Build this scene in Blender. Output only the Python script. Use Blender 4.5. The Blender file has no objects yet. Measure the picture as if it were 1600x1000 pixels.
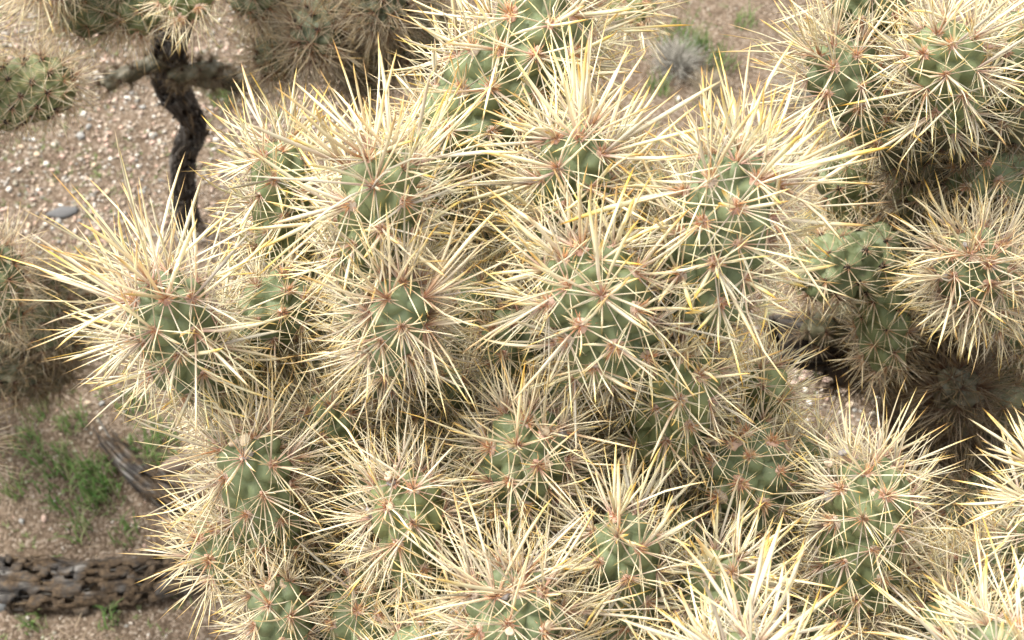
import bpy, math, random
import numpy as np
from mathutils import Vector, Matrix, Quaternion, noise as mnoise

R = math.radians
sc = bpy.context.scene
col = sc.collection

# ------------------------------------------------------------------ camera
CAM_H, PITCH, HFOV = 1.35, 55.0, 45.0
cam_d = bpy.data.cameras.new('camera')
cam = bpy.data.objects.new('camera', cam_d); col.objects.link(cam)
cam.location = (0, 0, CAM_H)
cam.rotation_euler = (R(90 - PITCH), 0, 0)
cam_d.sensor_width = 36.0
cam_d.lens = 18.0 / math.tan(R(HFOV / 2))
cam_d.clip_start, cam_d.clip_end = 0.01, 200
cam_d.dof.use_dof = True
cam_d.dof.focus_distance = 0.55
cam_d.dof.aperture_fstop = 22
sc.camera = cam

# ------------------------------------------------------------------ world, sun, exposure
SUN_EL, SUN_AZ = 62.0, -62.0          # azimuth from +Y, negative = to the left of the view
w = bpy.data.worlds.new('World'); sc.world = w; w.use_nodes = True
nt = w.node_tree; nt.nodes.clear()
sky = nt.nodes.new('ShaderNodeTexSky'); sky.sky_type = 'NISHITA'; sky.sun_disc = False
sky.sun_elevation = R(SUN_EL); sky.sun_rotation = R(SUN_AZ)
sky.air_density = 1.0; sky.dust_density = 4.0; sky.ozone_density = 1.0
hs = nt.nodes.new('ShaderNodeHueSaturation'); hs.inputs['Saturation'].default_value = 0.03
bg = nt.nodes.new('ShaderNodeBackground'); bg.inputs['Strength'].default_value = 0.15
wo = nt.nodes.new('ShaderNodeOutputWorld')
nt.links.new(sky.outputs[0], hs.inputs['Color']); nt.links.new(hs.outputs[0], bg.inputs['Color'])
nt.links.new(bg.outputs[0], wo.inputs['Surface'])
sun_d = bpy.data.lights.new('sun', 'SUN'); sun_d.energy = 1.15; sun_d.angle = R(30); sun_d.color = (1, .945, .83)
sun = bpy.data.objects.new('sun', sun_d); col.objects.link(sun)
sv = Vector((math.sin(R(SUN_AZ)) * math.cos(R(SUN_EL)), math.cos(R(SUN_AZ)) * math.cos(R(SUN_EL)), math.sin(R(SUN_EL))))
sun.rotation_euler = sv.to_track_quat('Z', 'Y').to_euler()
vs = sc.view_settings
vs.view_transform = 'Standard'; vs.look = 'None'; vs.gamma = 1; vs.use_curve_mapping = False
vs.exposure = 1.76
sc.cycles.max_bounces = 5; sc.cycles.diffuse_bounces = 4; sc.cycles.transmission_bounces = 3; sc.cycles.glossy_bounces = 2

# ------------------------------------------------------------------ camera geometry: turning a picture point and a depth into a place
CF = Vector((0, math.cos(R(PITCH)), -math.sin(R(PITCH))))
CU = Vector((0, math.sin(R(PITCH)), math.cos(R(PITCH))))
CR = Vector((1, 0, 0))
CO = Vector((0, 0, CAM_H))
FPX = 800 / math.tan(R(HFOV / 2))
def at(px, py, z): return CO + z * (CF + CR * ((px - 800) / FPX) - CU * ((py - 500) / FPX))
def ground_at(px, py):
    d = CF + CR * ((px - 800) / FPX) - CU * ((py - 500) / FPX)
    p = CO + d * (CO.z / -d.z)
    p.z = gh(p.x, p.y); return p
def project(p):
    v = Vector(p) - CO; z = v.dot(CF)
    return 800 + FPX * v.dot(CR) / z, 500 - FPX * v.dot(CU) / z, z
def gh(x, y):
    return (.012 * math.sin(2.1 * x + .7) * math.cos(1.7 * y) + .006 * math.sin(6.3 * x + 2.2 * y) + .004 * math.sin(11 * y - 5 * x + 1)) * min(1, 9 / (1 + x * x + y * y))

# ------------------------------------------------------------------ helpers
def tag(o, label=None, cat=None, group=None, kind=None):
    if label: o['label'] = label
    if cat: o['category'] = cat
    if group: o['group'] = group
    if kind: o['kind'] = kind
    return o
def empty(name, loc):
    o = bpy.data.objects.new(name, None); col.objects.link(o); o.location = loc
    o.empty_display_size = .05
    return o
def mesh_np(name, V, F, mat=None, smooth=True, attrs=None):
    """V (n,3), F list of int arrays with equal row lengths (tris / quads)"""
    me = bpy.data.meshes.new(name)
    V = np.asarray(V, dtype=np.float32)
    F = [np.asarray(f, dtype=np.int32) for f in (F if isinstance(F, list) else [F]) if len(f)]
    me.vertices.add(len(V)); me.vertices.foreach_set('co', V.ravel())
    li = np.concatenate([f.ravel() for f in F])
    tot = np.concatenate([np.full(len(f), f.shape[1], np.int32) for f in F])
    st = np.concatenate([[0], np.cumsum(tot)[:-1]]).astype(np.int32)
    me.loops.add(len(li)); me.loops.foreach_set('vertex_index', li)
    me.polygons.add(len(tot)); me.polygons.foreach_set('loop_start', st)
    if smooth: me.polygons.foreach_set('use_smooth', np.ones(len(tot), bool))
    for k, a in (attrs or {}).items():
        a = np.asarray(a, np.float32)
        if a.ndim == 1:
            at_ = me.attributes.new(k, 'FLOAT', 'POINT'); at_.data.foreach_set('value', a)
        else:
            at_ = me.attributes.new(k, 'FLOAT_COLOR', 'POINT')
            at_.data.foreach_set('color', np.concatenate([a, np.ones((len(a), 1), np.float32)], 1).ravel())
    me.update(calc_edges=True)
    if mat: me.materials.append(mat)
    return me
def link(name, me, parent=None):
    o = bpy.data.objects.new(name, me); col.objects.link(o)
    if parent: o.parent = parent
    return o

# ------------------------------------------------------------------ materials
def new_mat(name):
    m = bpy.data.materials.new(name); m.use_nodes = True
    t = m.node_tree; t.nodes.clear()
    out = t.nodes.new('ShaderNodeOutputMaterial')
    return m, t, out
def nd(t, typ, **kw):
    n = t.nodes.new(typ)
    for k, v in kw.items(): setattr(n, k, v)
    return n
def ramp(t, stops, interp='LINEAR'):
    n = t.nodes.new('ShaderNodeValToRGB'); cr = n.color_ramp; cr.interpolation = interp
    while len(cr.elements) < len(stops): cr.elements.new(.5)
    for e, (p, c) in zip(cr.elements, stops):
        e.position = p; e.color = (*c, 1)
    return n
def mixc(t, a, b, f, mode='MIX'):
    n = nd(t, 'ShaderNodeMix', data_type='RGBA', blend_type=mode)
    for s, v in ((0, f), (6, a), (7, b)):
        if isinstance(v, bpy.types.NodeSocket): t.links.new(v, n.inputs[s])
        elif s == 0: n.inputs[0].default_value = v
        else: n.inputs[s].default_value = (*v, 1)
    return n.outputs[2]
def math_(t, op, a, b=None, clamp=False):
    n = nd(t, 'ShaderNodeMath', operation=op, use_clamp=clamp)
    for i, v in enumerate((a, b)):
        if v is None: continue
        if isinstance(v, bpy.types.NodeSocket): t.links.new(v, n.inputs[i])
        else: n.inputs[i].default_value = v
    return n.outputs[0]
def attr(t, name, typ='GEOMETRY'):
    n = nd(t, 'ShaderNodeAttribute', attribute_type=typ, attribute_name=name); return n
def noise_(t, scale, detail=4, rough=.6, coord='Object'):
    tc = nd(t, 'ShaderNodeTexCoord'); n = nd(t, 'ShaderNodeTexNoise')
    n.inputs['Scale'].default_value = scale; n.inputs['Detail'].default_value = detail; n.inputs['Roughness'].default_value = rough
    t.links.new(tc.outputs[coord], n.inputs['Vector']); return n

def spine_material():
    m, t, out = new_mat('spine')
    st = attr(t, 'along').outputs['Fac']; sr = attr(t, 'vary').outputs['Fac']
    age = attr(t, 'age', 'OBJECT').outputs['Fac']
    oi = nd(t, 'ShaderNodeObjectInfo').outputs['Random']
    rnd = math_(t, 'FRACT', math_(t, 'ADD', sr, oi))
    fresh = ramp(t, [(0, (.55, .24, .16)), (.08, (.70, .43, .33)), (.24, (.84, .68, .51)), (.42, (.93, .84, .61)), (.68, (.93, .83, .50)), (.84, (.86, .58, .18)), (1, (.62, .33, .07))])
    cream = ramp(t, [(0, (.62, .32, .20)), (.08, (.80, .60, .44)), (.25, (.91, .84, .61)), (.6, (.94, .88, .61)), (.82, (.89, .70, .28)), (1, (.68, .42, .12))])
    old = ramp(t, [(0, (.42, .15, .06)), (.14, (.62, .33, .18)), (.32, (.76, .59, .39)), (.65, (.84, .73, .49)), (.88, (.74, .51, .21)), (1, (.46, .25, .08))])
    dead = ramp(t, [(0, (.008, .005, .003)), (.3, (.045, .023, .008)), (.7, (.100, .056, .020)), (1, (.085, .044, .014))])
    st = math_(t, 'MULTIPLY', st, math_(t, 'ADD', math_(t, 'MULTIPLY', math_(t, 'FRACT', math_(t, 'MULTIPLY', rnd, 13.7)), .26), .86), True)
    for r in (fresh, cream, old, dead): t.links.new(st, r.inputs[0])
    c = mixc(t, fresh.outputs[0], cream.outputs[0], math_(t, 'GREATER_THAN', rnd, .5))
    c = mixc(t, c, old.outputs[0], math_(t, 'MAXIMUM', math_(t, 'MULTIPLY', age, 1.0, True), math_(t, 'MULTIPLY', math_(t, 'LESS_THAN', math_(t, 'FRACT', math_(t, 'MULTIPLY', rnd, 17.9)), .22), .85)))
    c = mixc(t, c, dead.outputs[0], math_(t, 'SUBTRACT', age, 1.0, True))
    c = mixc(t, c, (.46, .42, .36), math_(t, 'MULTIPLY', math_(t, 'LESS_THAN', math_(t, 'FRACT', math_(t, 'MULTIPLY', rnd, 29.3)), .13), math_(t, 'SUBTRACT', .6, math_(t, 'MULTIPLY', math_(t, 'SUBTRACT', age, .8, True), .6), True)))
    v = nd(t, 'ShaderNodeHueSaturation')
    r2 = math_(t, 'FRACT', math_(t, 'MULTIPLY', rnd, 7.31))
    t.links.new(math_(t, 'ADD', math_(t, 'MULTIPLY', r2, .38), .70), v.inputs['Value'])
    t.links.new(math_(t, 'ADD', math_(t, 'MULTIPLY', rnd, .35), .80), v.inputs['Saturation'])
    t.links.new(c, v.inputs['Color'])
    p = nd(t, 'ShaderNodeBsdfPrincipled'); t.links.new(v.outputs[0], p.inputs['Base Color'])
    p.inputs['Roughness'].default_value = .6; p.inputs['Specular IOR Level'].default_value = .3
    tr = nd(t, 'ShaderNodeBsdfTranslucent'); t.links.new(v.outputs[0], tr.inputs['Color'])
    mx = nd(t, 'ShaderNodeMixShader'); mx.inputs[0].default_value = .22
    t.links.new(p.outputs[0], mx.inputs[1]); t.links.new(tr.outputs[0], mx.inputs[2])
    t.links.new(mx.outputs[0], out.inputs[0]); return m

def flesh_material():
    m, t, out = new_mat('cactus_flesh')
    tint = attr(t, 'tint', 'OBJECT').outputs['Fac']; age = attr(t, 'age', 'OBJECT').outputs['Fac']
    n1 = noise_(t, 60, 4, .6); n2 = noise_(t, 900, 3, .6); n3 = noise_(t, 22, 3, .5)
    green = ramp(t, [(.25, (.088, .115, .058)), (.5, (.138, .172, .088)), (.75, (.198, .232, .124))]); t.links.new(n1.outputs[0], green.inputs[0])
    yel = ramp(t, [(.3, (.125, .138, .045)), (.7, (.215, .222, .070))]); t.links.new(n1.outputs[0], yel.inputs[0])
    c = mixc(t, green.outputs[0], yel.outputs[0], math_(t, 'MULTIPLY', tint, math_(t, 'ADD', n3.outputs[0], .25), True))
    brown = ramp(t, [(.35, (.022, .016, .011)), (.65, (.075, .052, .033))]); t.links.new(n1.outputs[0], brown.inputs[0])
    c = mixc(t, c, brown.outputs[0], math_(t, 'SUBTRACT', age, 1.0, True))
    wax = ramp(t, [(.55, (0, 0, 0)), (.8, (1, 1, 1))]); t.links.new(n3.outputs[0], wax.inputs[0])
    c = mixc(t, c, (.26, .30, .24), math_(t, 'MULTIPLY', wax.outputs[0], math_(t, 'SUBTRACT', .30, math_(t, 'MULTIPLY', math_(t, 'SUBTRACT', age, 1.0, True), .28), True)))
    spk = ramp(t, [(.62, (0, 0, 0)), (.72, (1, 1, 1))]); t.links.new(n2.outputs[0], spk.inputs[0])
    c = mixc(t, c, (.30, .34, .22), math_(t, 'MULTIPLY', spk.outputs[0], math_(t, 'SUBTRACT', .22, math_(t, 'MULTIPLY', math_(t, 'SUBTRACT', age, 1.0, True), .2), True)))
    n4 = noise_(t, 130, 5, .75); sc_ = ramp(t, [(.615, (0, 0, 0)), (.66, (1, 1, 1))]); t.links.new(n4.outputs[0], sc_.inputs[0])
    c = mixc(t, c, (.27, .215, .14), math_(t, 'MULTIPLY', sc_.outputs[0], .6))
    n5 = noise_(t, 38, 4, .6); yl = ramp(t, [(.56, (0, 0, 0)), (.72, (1, 1, 1))]); t.links.new(n5.outputs[0], yl.inputs[0])
    c = mixc(t, c, (.23, .225, .085), math_(t, 'MULTIPLY', yl.outputs[0], math_(t, 'SUBTRACT', .45, math_(t, 'MULTIPLY', math_(t, 'SUBTRACT', age, .8, True), .45), True)))
    p = nd(t, 'ShaderNodeBsdfPrincipled'); t.links.new(c, p.inputs['Base Color'])
    p.inputs['Roughness'].default_value = .55; p.inputs['Specular IOR Level'].default_value = .35
    p.inputs['Subsurface Weight'].default_value = 0.0
    b = nd(t, 'ShaderNodeBump'); b.inputs['Strength'].default_value = .25; b.inputs['Distance'].default_value = .0006
    t.links.new(n2.outputs[0], b.inputs['Height']); t.links.new(b.outputs[0], p.inputs['Normal'])
    t.links.new(p.outputs[0], out.inputs[0]); return m

def simple_noise_material(name, stops, scale, rough=.9, bump=.4, bdist=.002, detail=6, scale2=None, coord='Object'):
    m, t, out = new_mat(name)
    n = noise_(t, scale, detail, .65, coord); r = ramp(t, stops); t.links.new(n.outputs[0], r.inputs[0])
    p = nd(t, 'ShaderNodeBsdfPrincipled'); t.links.new(r.outputs[0], p.inputs['Base Color'])
    p.inputs['Roughness'].default_value = rough; p.inputs['Specular IOR Level'].default_value = .2
    n2 = noise_(t, scale2 or scale * 3, 5, .7, coord)
    b = nd(t, 'ShaderNodeBump'); b.inputs['Strength'].default_value = bump; b.inputs['Distance'].default_value = bdist
    t.links.new(n2.outputs[0], b.inputs['Height']); t.links.new(b.outputs[0], p.inputs['Normal'])
    t.links.new(p.outputs[0], out.inputs[0]); return m
def attr_color_material(name, rough=.85, trans=0., nscale=300, amt=.35):
    m, t, out = new_mat(name)
    a = attr(t, 'tone').outputs['Color']
    n = noise_(t, nscale, 4, .6); r = ramp(t, [(.3, (1 - amt,) * 3), (.7, (1 + amt * .4,) * 3)]); t.links.new(n.outputs[0], r.inputs[0])
    c = mixc(t, a, r.outputs[0], 1.0, 'MULTIPLY')
    p = nd(t, 'ShaderNodeBsdfPrincipled'); t.links.new(c, p.inputs['Base Color'])
    p.inputs['Roughness'].default_value = rough; p.inputs['Specular IOR Level'].default_value = .25
    if trans:
        tr = nd(t, 'ShaderNodeBsdfTranslucent'); t.links.new(c, tr.inputs['Color'])
        mx = nd(t, 'ShaderNodeMixShader'); mx.inputs[0].default_value = trans
        t.links.new(p.outputs[0], mx.inputs[1]); t.links.new(tr.outputs[0], mx.inputs[2]); t.links.new(mx.outputs[0], out.inputs[0])
    else: t.links.new(p.outputs[0], out.inputs[0])
    return m
def soil_material():
    m, t, out = new_mat('soil')
    n = noise_(t, 11, 8, .65); r = ramp(t, [(.3, (.070, .048, .031)), (.47, (.125, .088, .058)), (.6, (.17, .124, .084)), (.78, (.23, .175, .122))]); t.links.new(n.outputs[0], r.inputs[0])
    tc = nd(t, 'ShaderNodeTexCoord'); vo = nd(t, 'ShaderNodeTexVoronoi'); vo.inputs['Scale'].default_value = 340; t.links.new(tc.outputs['Object'], vo.inputs['Vector'])
    gr = nd(t, 'ShaderNodeSeparateColor'); t.links.new(vo.outputs['Color'], gr.inputs[0])
    gr_c = ramp(t, [(0, (.05, .034, .023)), (.35, (.12, .085, .057)), (.6, (.20, .145, .103)), (.85, (.30, .235, .18)), (1, (.48, .41, .33))]); t.links.new(gr.outputs[0], gr_c.inputs[0])
    c = mixc(t, mixc(t, r.outputs[0], gr_c.outputs[0], .55), (.84, .84, .84), 1.0, 'MULTIPLY')
    p = nd(t, 'ShaderNodeBsdfPrincipled'); t.links.new(c, p.inputs['Base Color']); p.inputs['Roughness'].default_value = .95; p.inputs['Specular IOR Level'].default_value = .15
    n2 = noise_(t, 150, 6, .7); b = nd(t, 'ShaderNodeBump'); b.inputs['Strength'].default_value = .8; b.inputs['Distance'].default_value = .004
    t.links.new(n2.outputs[0], b.inputs['Height'])
    b2 = nd(t, 'ShaderNodeBump', invert=True); b2.inputs['Strength'].default_value = .9; b2.inputs['Distance'].default_value = .0022
    t.links.new(vo.outputs['Distance'], b2.inputs['Height']); t.links.new(b.outputs[0], b2.inputs['Normal']); t.links.new(b2.outputs[0], p.inputs['Normal'])
    t.links.new(p.outputs[0], out.inputs[0]); return m
def wood_material():
    """grey fibrous wood with brown crust, the grain running along the stem"""
    m, t, out = new_mat('weathered_wood')
    g = attr(t, 'grain').outputs['Vector']
    def gn(scale, detail, rough):
        n = nd(t, 'ShaderNodeTexNoise'); n.inputs['Scale'].default_value = scale; n.inputs['Detail'].default_value = detail; n.inputs['Roughness'].default_value = rough
        t.links.new(g, n.inputs['Vector']); return n.outputs[0]
    f = gn(5.5, 6, .65); big = noise_(t, 24, 4, .6).outputs[0]
    wood = ramp(t, [(.30, (.007, .006, .006)), (.43, (.028, .025, .023)), (.55, (.080, .073, .066)), (.70, (.22, .205, .185))]); t.links.new(f, wood.inputs[0])
    crust = ramp(t, [(.3, (.016, .011, .007)), (.5, (.058, .039, .023)), (.7, (.14, .096, .058))]); t.links.new(noise_(t, 190, 5, .7).outputs[0], crust.inputs[0])
    k = ramp(t, [(.41, (0, 0, 0)), (.53, (1, 1, 1))]); t.links.new(big, k.inputs[0])
    c = mixc(t, wood.outputs[0], crust.outputs[0], math_(t, 'MULTIPLY', k.outputs[0], attr(t, 'crust', 'OBJECT').outputs['Fac'], True))
    p = nd(t, 'ShaderNodeBsdfPrincipled'); t.links.new(c, p.inputs['Base Color']); p.inputs['Roughness'].default_value = .95; p.inputs['Specular IOR Level'].default_value = .1
    b = nd(t, 'ShaderNodeBump'); b.inputs['Strength'].default_value = 1.; b.inputs['Distance'].default_value = .003; t.links.new(gn(9, 5, .7), b.inputs['Height'])
    t.links.new(b.outputs[0], p.inputs['Normal']); t.links.new(p.outputs[0], out.inputs[0]); return m
M = {
    'spine': spine_material(), 'flesh': flesh_material(),
    'stone': attr_color_material('stone', .9, 0, 240, .35),
    'leaf': attr_color_material('grass_blade', .6, .3, 60, .25),
    'pad': attr_color_material('areole_wool', .95, 0, 900, .45),
    'twig': attr_color_material('dry_twig', .9, .1, 200, .4),
    'soil': soil_material(),
    'wood': wood_material(),
    'bark': simple_noise_material('rotten_bark', [(.3, (.018, .012, .008)), (.5, (.055, .038, .023)), (.7, (.11, .075, .045))], 45, .95, .8, .004, 7, 160),
}

# ------------------------------------------------------------------ ground
rng = np.random.default_rng(7)
def build_ground():
    n = 170
    u = np.linspace(-1, 1, n); g = np.sign(u) * (np.abs(u) * 1.6 + 38 * np.abs(u) ** 7)
    X, Y = np.meshgrid(g + .0, g + 1.0)
    Z = np.array([[gh(x, y) + (.010 * mnoise.fractal((x * 9, y * 9, 0), 1, 2, 4) if abs(x) < 2.5 and abs(y - 1) < 2.5 else 0) for x, y in zip(rx, ry)] for rx, ry in zip(X, Y)])
    V = np.stack([X, Y, Z], -1).reshape(-1, 3)
    i = np.arange(n * n).reshape(n, n)
    F = np.stack([i[:-1, :-1], i[:-1, 1:], i[1:, 1:], i[1:, :-1]], -1).reshape(-1, 4)
    o = link('ground', mesh_np('ground', V, F, M['soil'])); tag(o, kind='structure'); return o
ground = build_ground()
def gz(x, y): return gh(x, y) + .010 * mnoise.fractal((x * 9, y * 9, 0), 1, 2, 4)

# unit icosahedron
def ico():
    p = (1 + 5 ** .5) / 2
    V = np.array([(-1, p, 0), (1, p, 0), (-1, -p, 0), (1, -p, 0), (0, -1, p), (0, 1, p), (0, -1, -p), (0, 1, -p), (p, 0, -1), (p, 0, 1), (-p, 0, -1), (-p, 0, 1)], float)
    V /= np.linalg.norm(V[0])
    F = np.array([(0, 11, 5), (0, 5, 1), (0, 1, 7), (0, 7, 10), (0, 10, 11), (1, 5, 9), (5, 11, 4), (11, 10, 2), (10, 7, 6), (7, 1, 8), (3, 9, 4), (3, 4, 2), (3, 2, 6), (3, 6, 8), (3, 8, 9), (4, 9, 5), (2, 4, 11), (6, 2, 10), (8, 6, 7), (9, 8, 1)])
    return V, F
ICO_V, ICO_F = ico()
OCT_V = np.array([(1, 0, 0), (0, 1, 0), (-1, 0, 0), (0, -1, 0), (0, 0, 1), (0, 0, -1)], float)
OCT_F = np.array([(0, 1, 4), (1, 2, 4), (2, 3, 4), (3, 0, 4), (1, 0, 5), (2, 1, 5), (3, 2, 5), (0, 3, 5)])
def ico2():
    V = [tuple(v) for v in ICO_V]; F = []; cache = {}
    def mid(a, b):
        k = (min(a, b), max(a, b))
        if k not in cache:
            m = (np.array(V[a]) + np.array(V[b])); m /= np.linalg.norm(m); V.append(tuple(m)); cache[k] = len(V) - 1
        return cache[k]
    for a, b, c in ICO_F:
        ab, bc, ca = mid(a, b), mid(b, c), mid(c, a)
        F += [(a, ab, ca), (b, bc, ab), (c, ca, bc), (ab, bc, ca)]
    return np.array(V), np.array(F)
ICO2_V, ICO2_F = ico2()
def rand_rot(rng, n):
    q = rng.normal(size=(n, 4)); q /= np.linalg.norm(q, axis=1)[:, None]
    a, b, c, d = q.T
    return np.stack([np.stack([a*a+b*b-c*c-d*d, 2*(b*c-a*d), 2*(b*d+a*c)], -1), np.stack([2*(b*c+a*d), a*a-b*b+c*c-d*d, 2*(c*d-a*b)], -1), np.stack([2*(b*d-a*c), 2*(c*d+a*b), a*a-b*b-c*c+d*d], -1)], 1)
STONE_TONES = np.array([(.50, .38, .29), (.54, .42, .33), (.44, .35, .26), (.60, .52, .43), (.64, .58, .50), (.36, .29, .22), (.34, .32, .28), (.54, .37, .28), (.44, .39, .30)])
def density(x, y):
    """gravel is dense on the far left and in the gap at the right, thin on the near soil"""
    px, py, z = project((x, y, 0))
    if px < 560: d = .30 + .70 * min(1, max(0, (600 - py) / 110))
    else: d = .015
    if 1120 < px < 1420 and 500 < py < 740: d = 1.
    if 980 < px < 1250 and py < 240: d = .20
    return d
def build_gravel():
    pts = []
    r = random.Random(3)
    while len(pts) < 13000:
        x, y = r.uniform(-1.1, 1.0), r.uniform(.35, 2.0)
        px, py, z = project((x, y, 0))
        if not (-200 < px < 1800 and -150 < py < 1150): continue
        if r.random() > density(x, y): continue
        pts.append((x, y, gz(x, y)))
    P = np.array(pts); n = len(P)
    s = (.0017 + .0026 * rng.random(n) ** 1.9) * np.array([.62 if density(x, y) < .6 else 1. for x, y, _ in pts])
    base = ICO_V[None] * (1 + .28 * rng.normal(size=(n, 12, 1)).clip(-1.3, 1.3)) * (rng.uniform(.6, 1.25, size=(n, 1, 3)))
    V = np.einsum('nij,nvj->nvi', rand_rot(rng, n), base) * s[:, None, None]
    V[:, :, 2] *= .75
    V += P[:, None] + np.array([0, 0, 1]) * (s * .35)[:, None, None]
    F = (ICO_F[None] + (np.arange(n) * 12)[:, None, None]).reshape(-1, 3)
    tone = STONE_TONES[rng.integers(0, len(STONE_TONES), n)] * rng.uniform(.50, .90, (n, 1))
    me = mesh_np('gravel', V.reshape(-1, 3), F, M['stone'], True, {'tone': np.repeat(tone, 12, 0)})
    tag(link('gravel', me), 'fine pink and tan gravel scattered over the soil', 'gravel', kind='stuff')
build_gravel()
def stone_mesh(name, tone, seed, flat=.7):
    g = np.random.default_rng(seed)
    d = g.normal(size=(5, 3)); d /= np.linalg.norm(d, axis=1)[:, None]
    V = ICO2_V.copy()
    for k in d:                                    # chip flat faces
        h = V @ k; cut = g.uniform(.55, .85); V -= np.clip(h - cut, 0, None)[:, None] * k * .9
    V *= (1 + .06 * g.normal(size=(len(V), 1))); V *= np.array([1.15, .9, flat])
    return mesh_np(name, V, ICO2_F, M['stone'], True, {'tone': np.tile(np.array(tone), (len(V), 1))})
def build_pebbles():
    kinds = [('pink', (.42, .30, .24), 'small pinkish pebble lying among the gravel', 'pink pebbles'),
             ('white', (.50, .46, .40), 'small whitish quartz pebble lying among the gravel', 'white pebbles'),
             ('grey', (.26, .25, .23), 'small grey pebble lying among the gravel', 'grey pebbles'),
             ('tan', (.40, .31, .22), 'small tan pebble lying among the gravel', 'tan pebbles')]
    meshes = {k[0]: [stone_mesh('pebble', k[1], 50 + 7 * i + j, .62 + .08 * j) for j in range(3)] for i, k in enumerate(kinds)}
    r = random.Random(12); n = 0
    while n < 230:
        x, y = r.uniform(-.95, .6), r.uniform(.5, 1.9)
        px, py, z = project((x, y, 0))
        inside = (-40 < px < 470 and 30 < py < 990) or (1000 < px < 1200 and 10 < py < 180) or (1180 < px < 1400 and 500 < py < 720)
        if not inside or r.random() > density(x, y) ** 2 + .03: continue
        k = kinds[r.choices(range(4), (5, 1.6, 1.3, 3.5))[0]]
        o = link('pebble', meshes[k[0]][r.randrange(3)])
        s = r.uniform(.0034, .0056) * (1.3 if r.random() < .08 else 1)
        o.location = (x, y, gz(x, y) + s * .35); o.scale = (s, s * r.uniform(.75, 1.1), s * r.uniform(.8, 1.1)); o.rotation_euler = (r.uniform(-.3, .3), r.uniform(-.3, .3), r.uniform(0, 6.3))
        tag(o, k[2], 'pebble', k[3]); n += 1
build_pebbles()
def rock(px, py, size, tone, label, seed, rz=0, flat=.4):
    p = ground_at(px, py); o = link('rock', stone_mesh('rock', tone, seed, flat))
    o.location = (p.x, p.y, gz(p.x, p.y) + size[2] * .3); o.scale = size; o.rotation_euler = (0, 0, rz)
    tag(o, label, 'rock')
rock(97, 330, (.020, .013, .012), (.11, .107, .105), 'flat dark grey rock on the pink gravel at far left', 5, .2)
rock(272, 728, (.017, .013, .018), (.19, .14, .105), 'brown rock beside the dead branch below the leftmost star of spines', 9, .5, .7)
rock(12, 925, (.030, .022, .020), (.20, .205, .20), 'smooth grey rock at the left edge by the rotten log', 15, 1.0, .6)

# ------------------------------------------------------------------ spines
def norm(a): return a / np.maximum(np.linalg.norm(a, axis=-1, keepdims=True), 1e-9)
PROF = {'long': (np.array([0, .05, .30, .64, .86, 1.]), np.array([.72, .74, .95, 1., .66, 0]), 4, .55),
        'fair': (np.array([0, .07, .38, .78, 1.]), np.array([.80, .82, 1., .66, 0]), 3, .8),
        'mid': (np.array([0, .5, .85, 1.]), np.array([.9, 1., .6, 0]), 3, .8),
        'thin': (np.array([0, .6, 1.]), np.array([.9, 1., 0]), 3, 1.)}
THIN_V = 7                                             # vertices of one thin spine
def spine_batch(O, D, L, W, kind, g, bend=.06):
    """rings of vertices along each spine, closed in a point; returns V, faces, along, vary"""
    ts, ws, ns, fl = PROF[kind]
    n = len(O)
    ref = norm(np.cross(D, norm(g.normal(size=(n, 3))))); sid = np.cross(D, ref)
    bd = (ref * g.normal(size=(n, 1)) + sid * g.normal(size=(n, 1))) * bend * L[:, None] * np.exp(g.normal(0, .6, (n, 1)))
    C = O[:, None] + D[:, None] * (L[:, None] * ts)[..., None] + bd[:, None] * (ts ** 2)[None, :, None]
    a = np.arange(ns) * 2 * math.pi / ns
    off = ref[:, None, None] * np.cos(a)[None, None, :, None] + sid[:, None, None] * (np.sin(a) * fl)[None, None, :, None]
    nr = len(ts) - 1
    V = (C[:, :nr, None] + off * (W[:, None] * ws[:nr])[:, :, None, None] * .5).reshape(n, nr * ns, 3)
    V = np.concatenate([V, C[:, -1:]], 1); nvv = nr * ns + 1
    j = np.arange(nr - 1)[:, None]; k = np.arange(ns)[None]
    q = np.stack([j * ns + k, j * ns + (k + 1) % ns, (j + 1) * ns + (k + 1) % ns, (j + 1) * ns + k], -1).reshape(-1, 4)
    q = np.concatenate([q[:, [0, 1, 2]], q[:, [0, 2, 3]]])
    k = np.arange(ns); tip = np.stack([(nr - 1) * ns + k, (nr - 1) * ns + (k + 1) % ns, np.full(ns, nr * ns)], -1)
    q = np.concatenate([q, tip])
    F = (q[None] + (np.arange(n) * nvv)[:, None, None]).reshape(-1, 3)
    along = np.tile(np.concatenate([np.repeat(ts[:nr], ns), [1.]]), n); vary = np.repeat(g.random(n), nvv)
    return V.reshape(-1, 3), F, along, vary
def join(parts):
    Vs, Fs, As, Rs = [], [], [], []; k = 0
    for V, F, a, r in parts:
        Vs.append(V); Fs.append(F + k); As.append(a); Rs.append(r); k += len(V)
    return np.concatenate(Vs), np.concatenate(Fs), np.concatenate(As), np.concatenate(Rs)
gv = np.random.default_rng(99)
SPINE_VARIANTS = []
for i in range(14):                                    # unit spine along +Z, unit width
    V, F, a, r = spine_batch(np.zeros((1, 3)), np.array([[0, 0, 1.]]), np.ones(1), np.full(1, .02), 'long', gv, .05)
    V[:, :2] -= 0
    SPINE_VARIANTS.append((V, mesh_np('spine', V, F, M['spine'], True, {'along': a, 'vary': r})))
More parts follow.
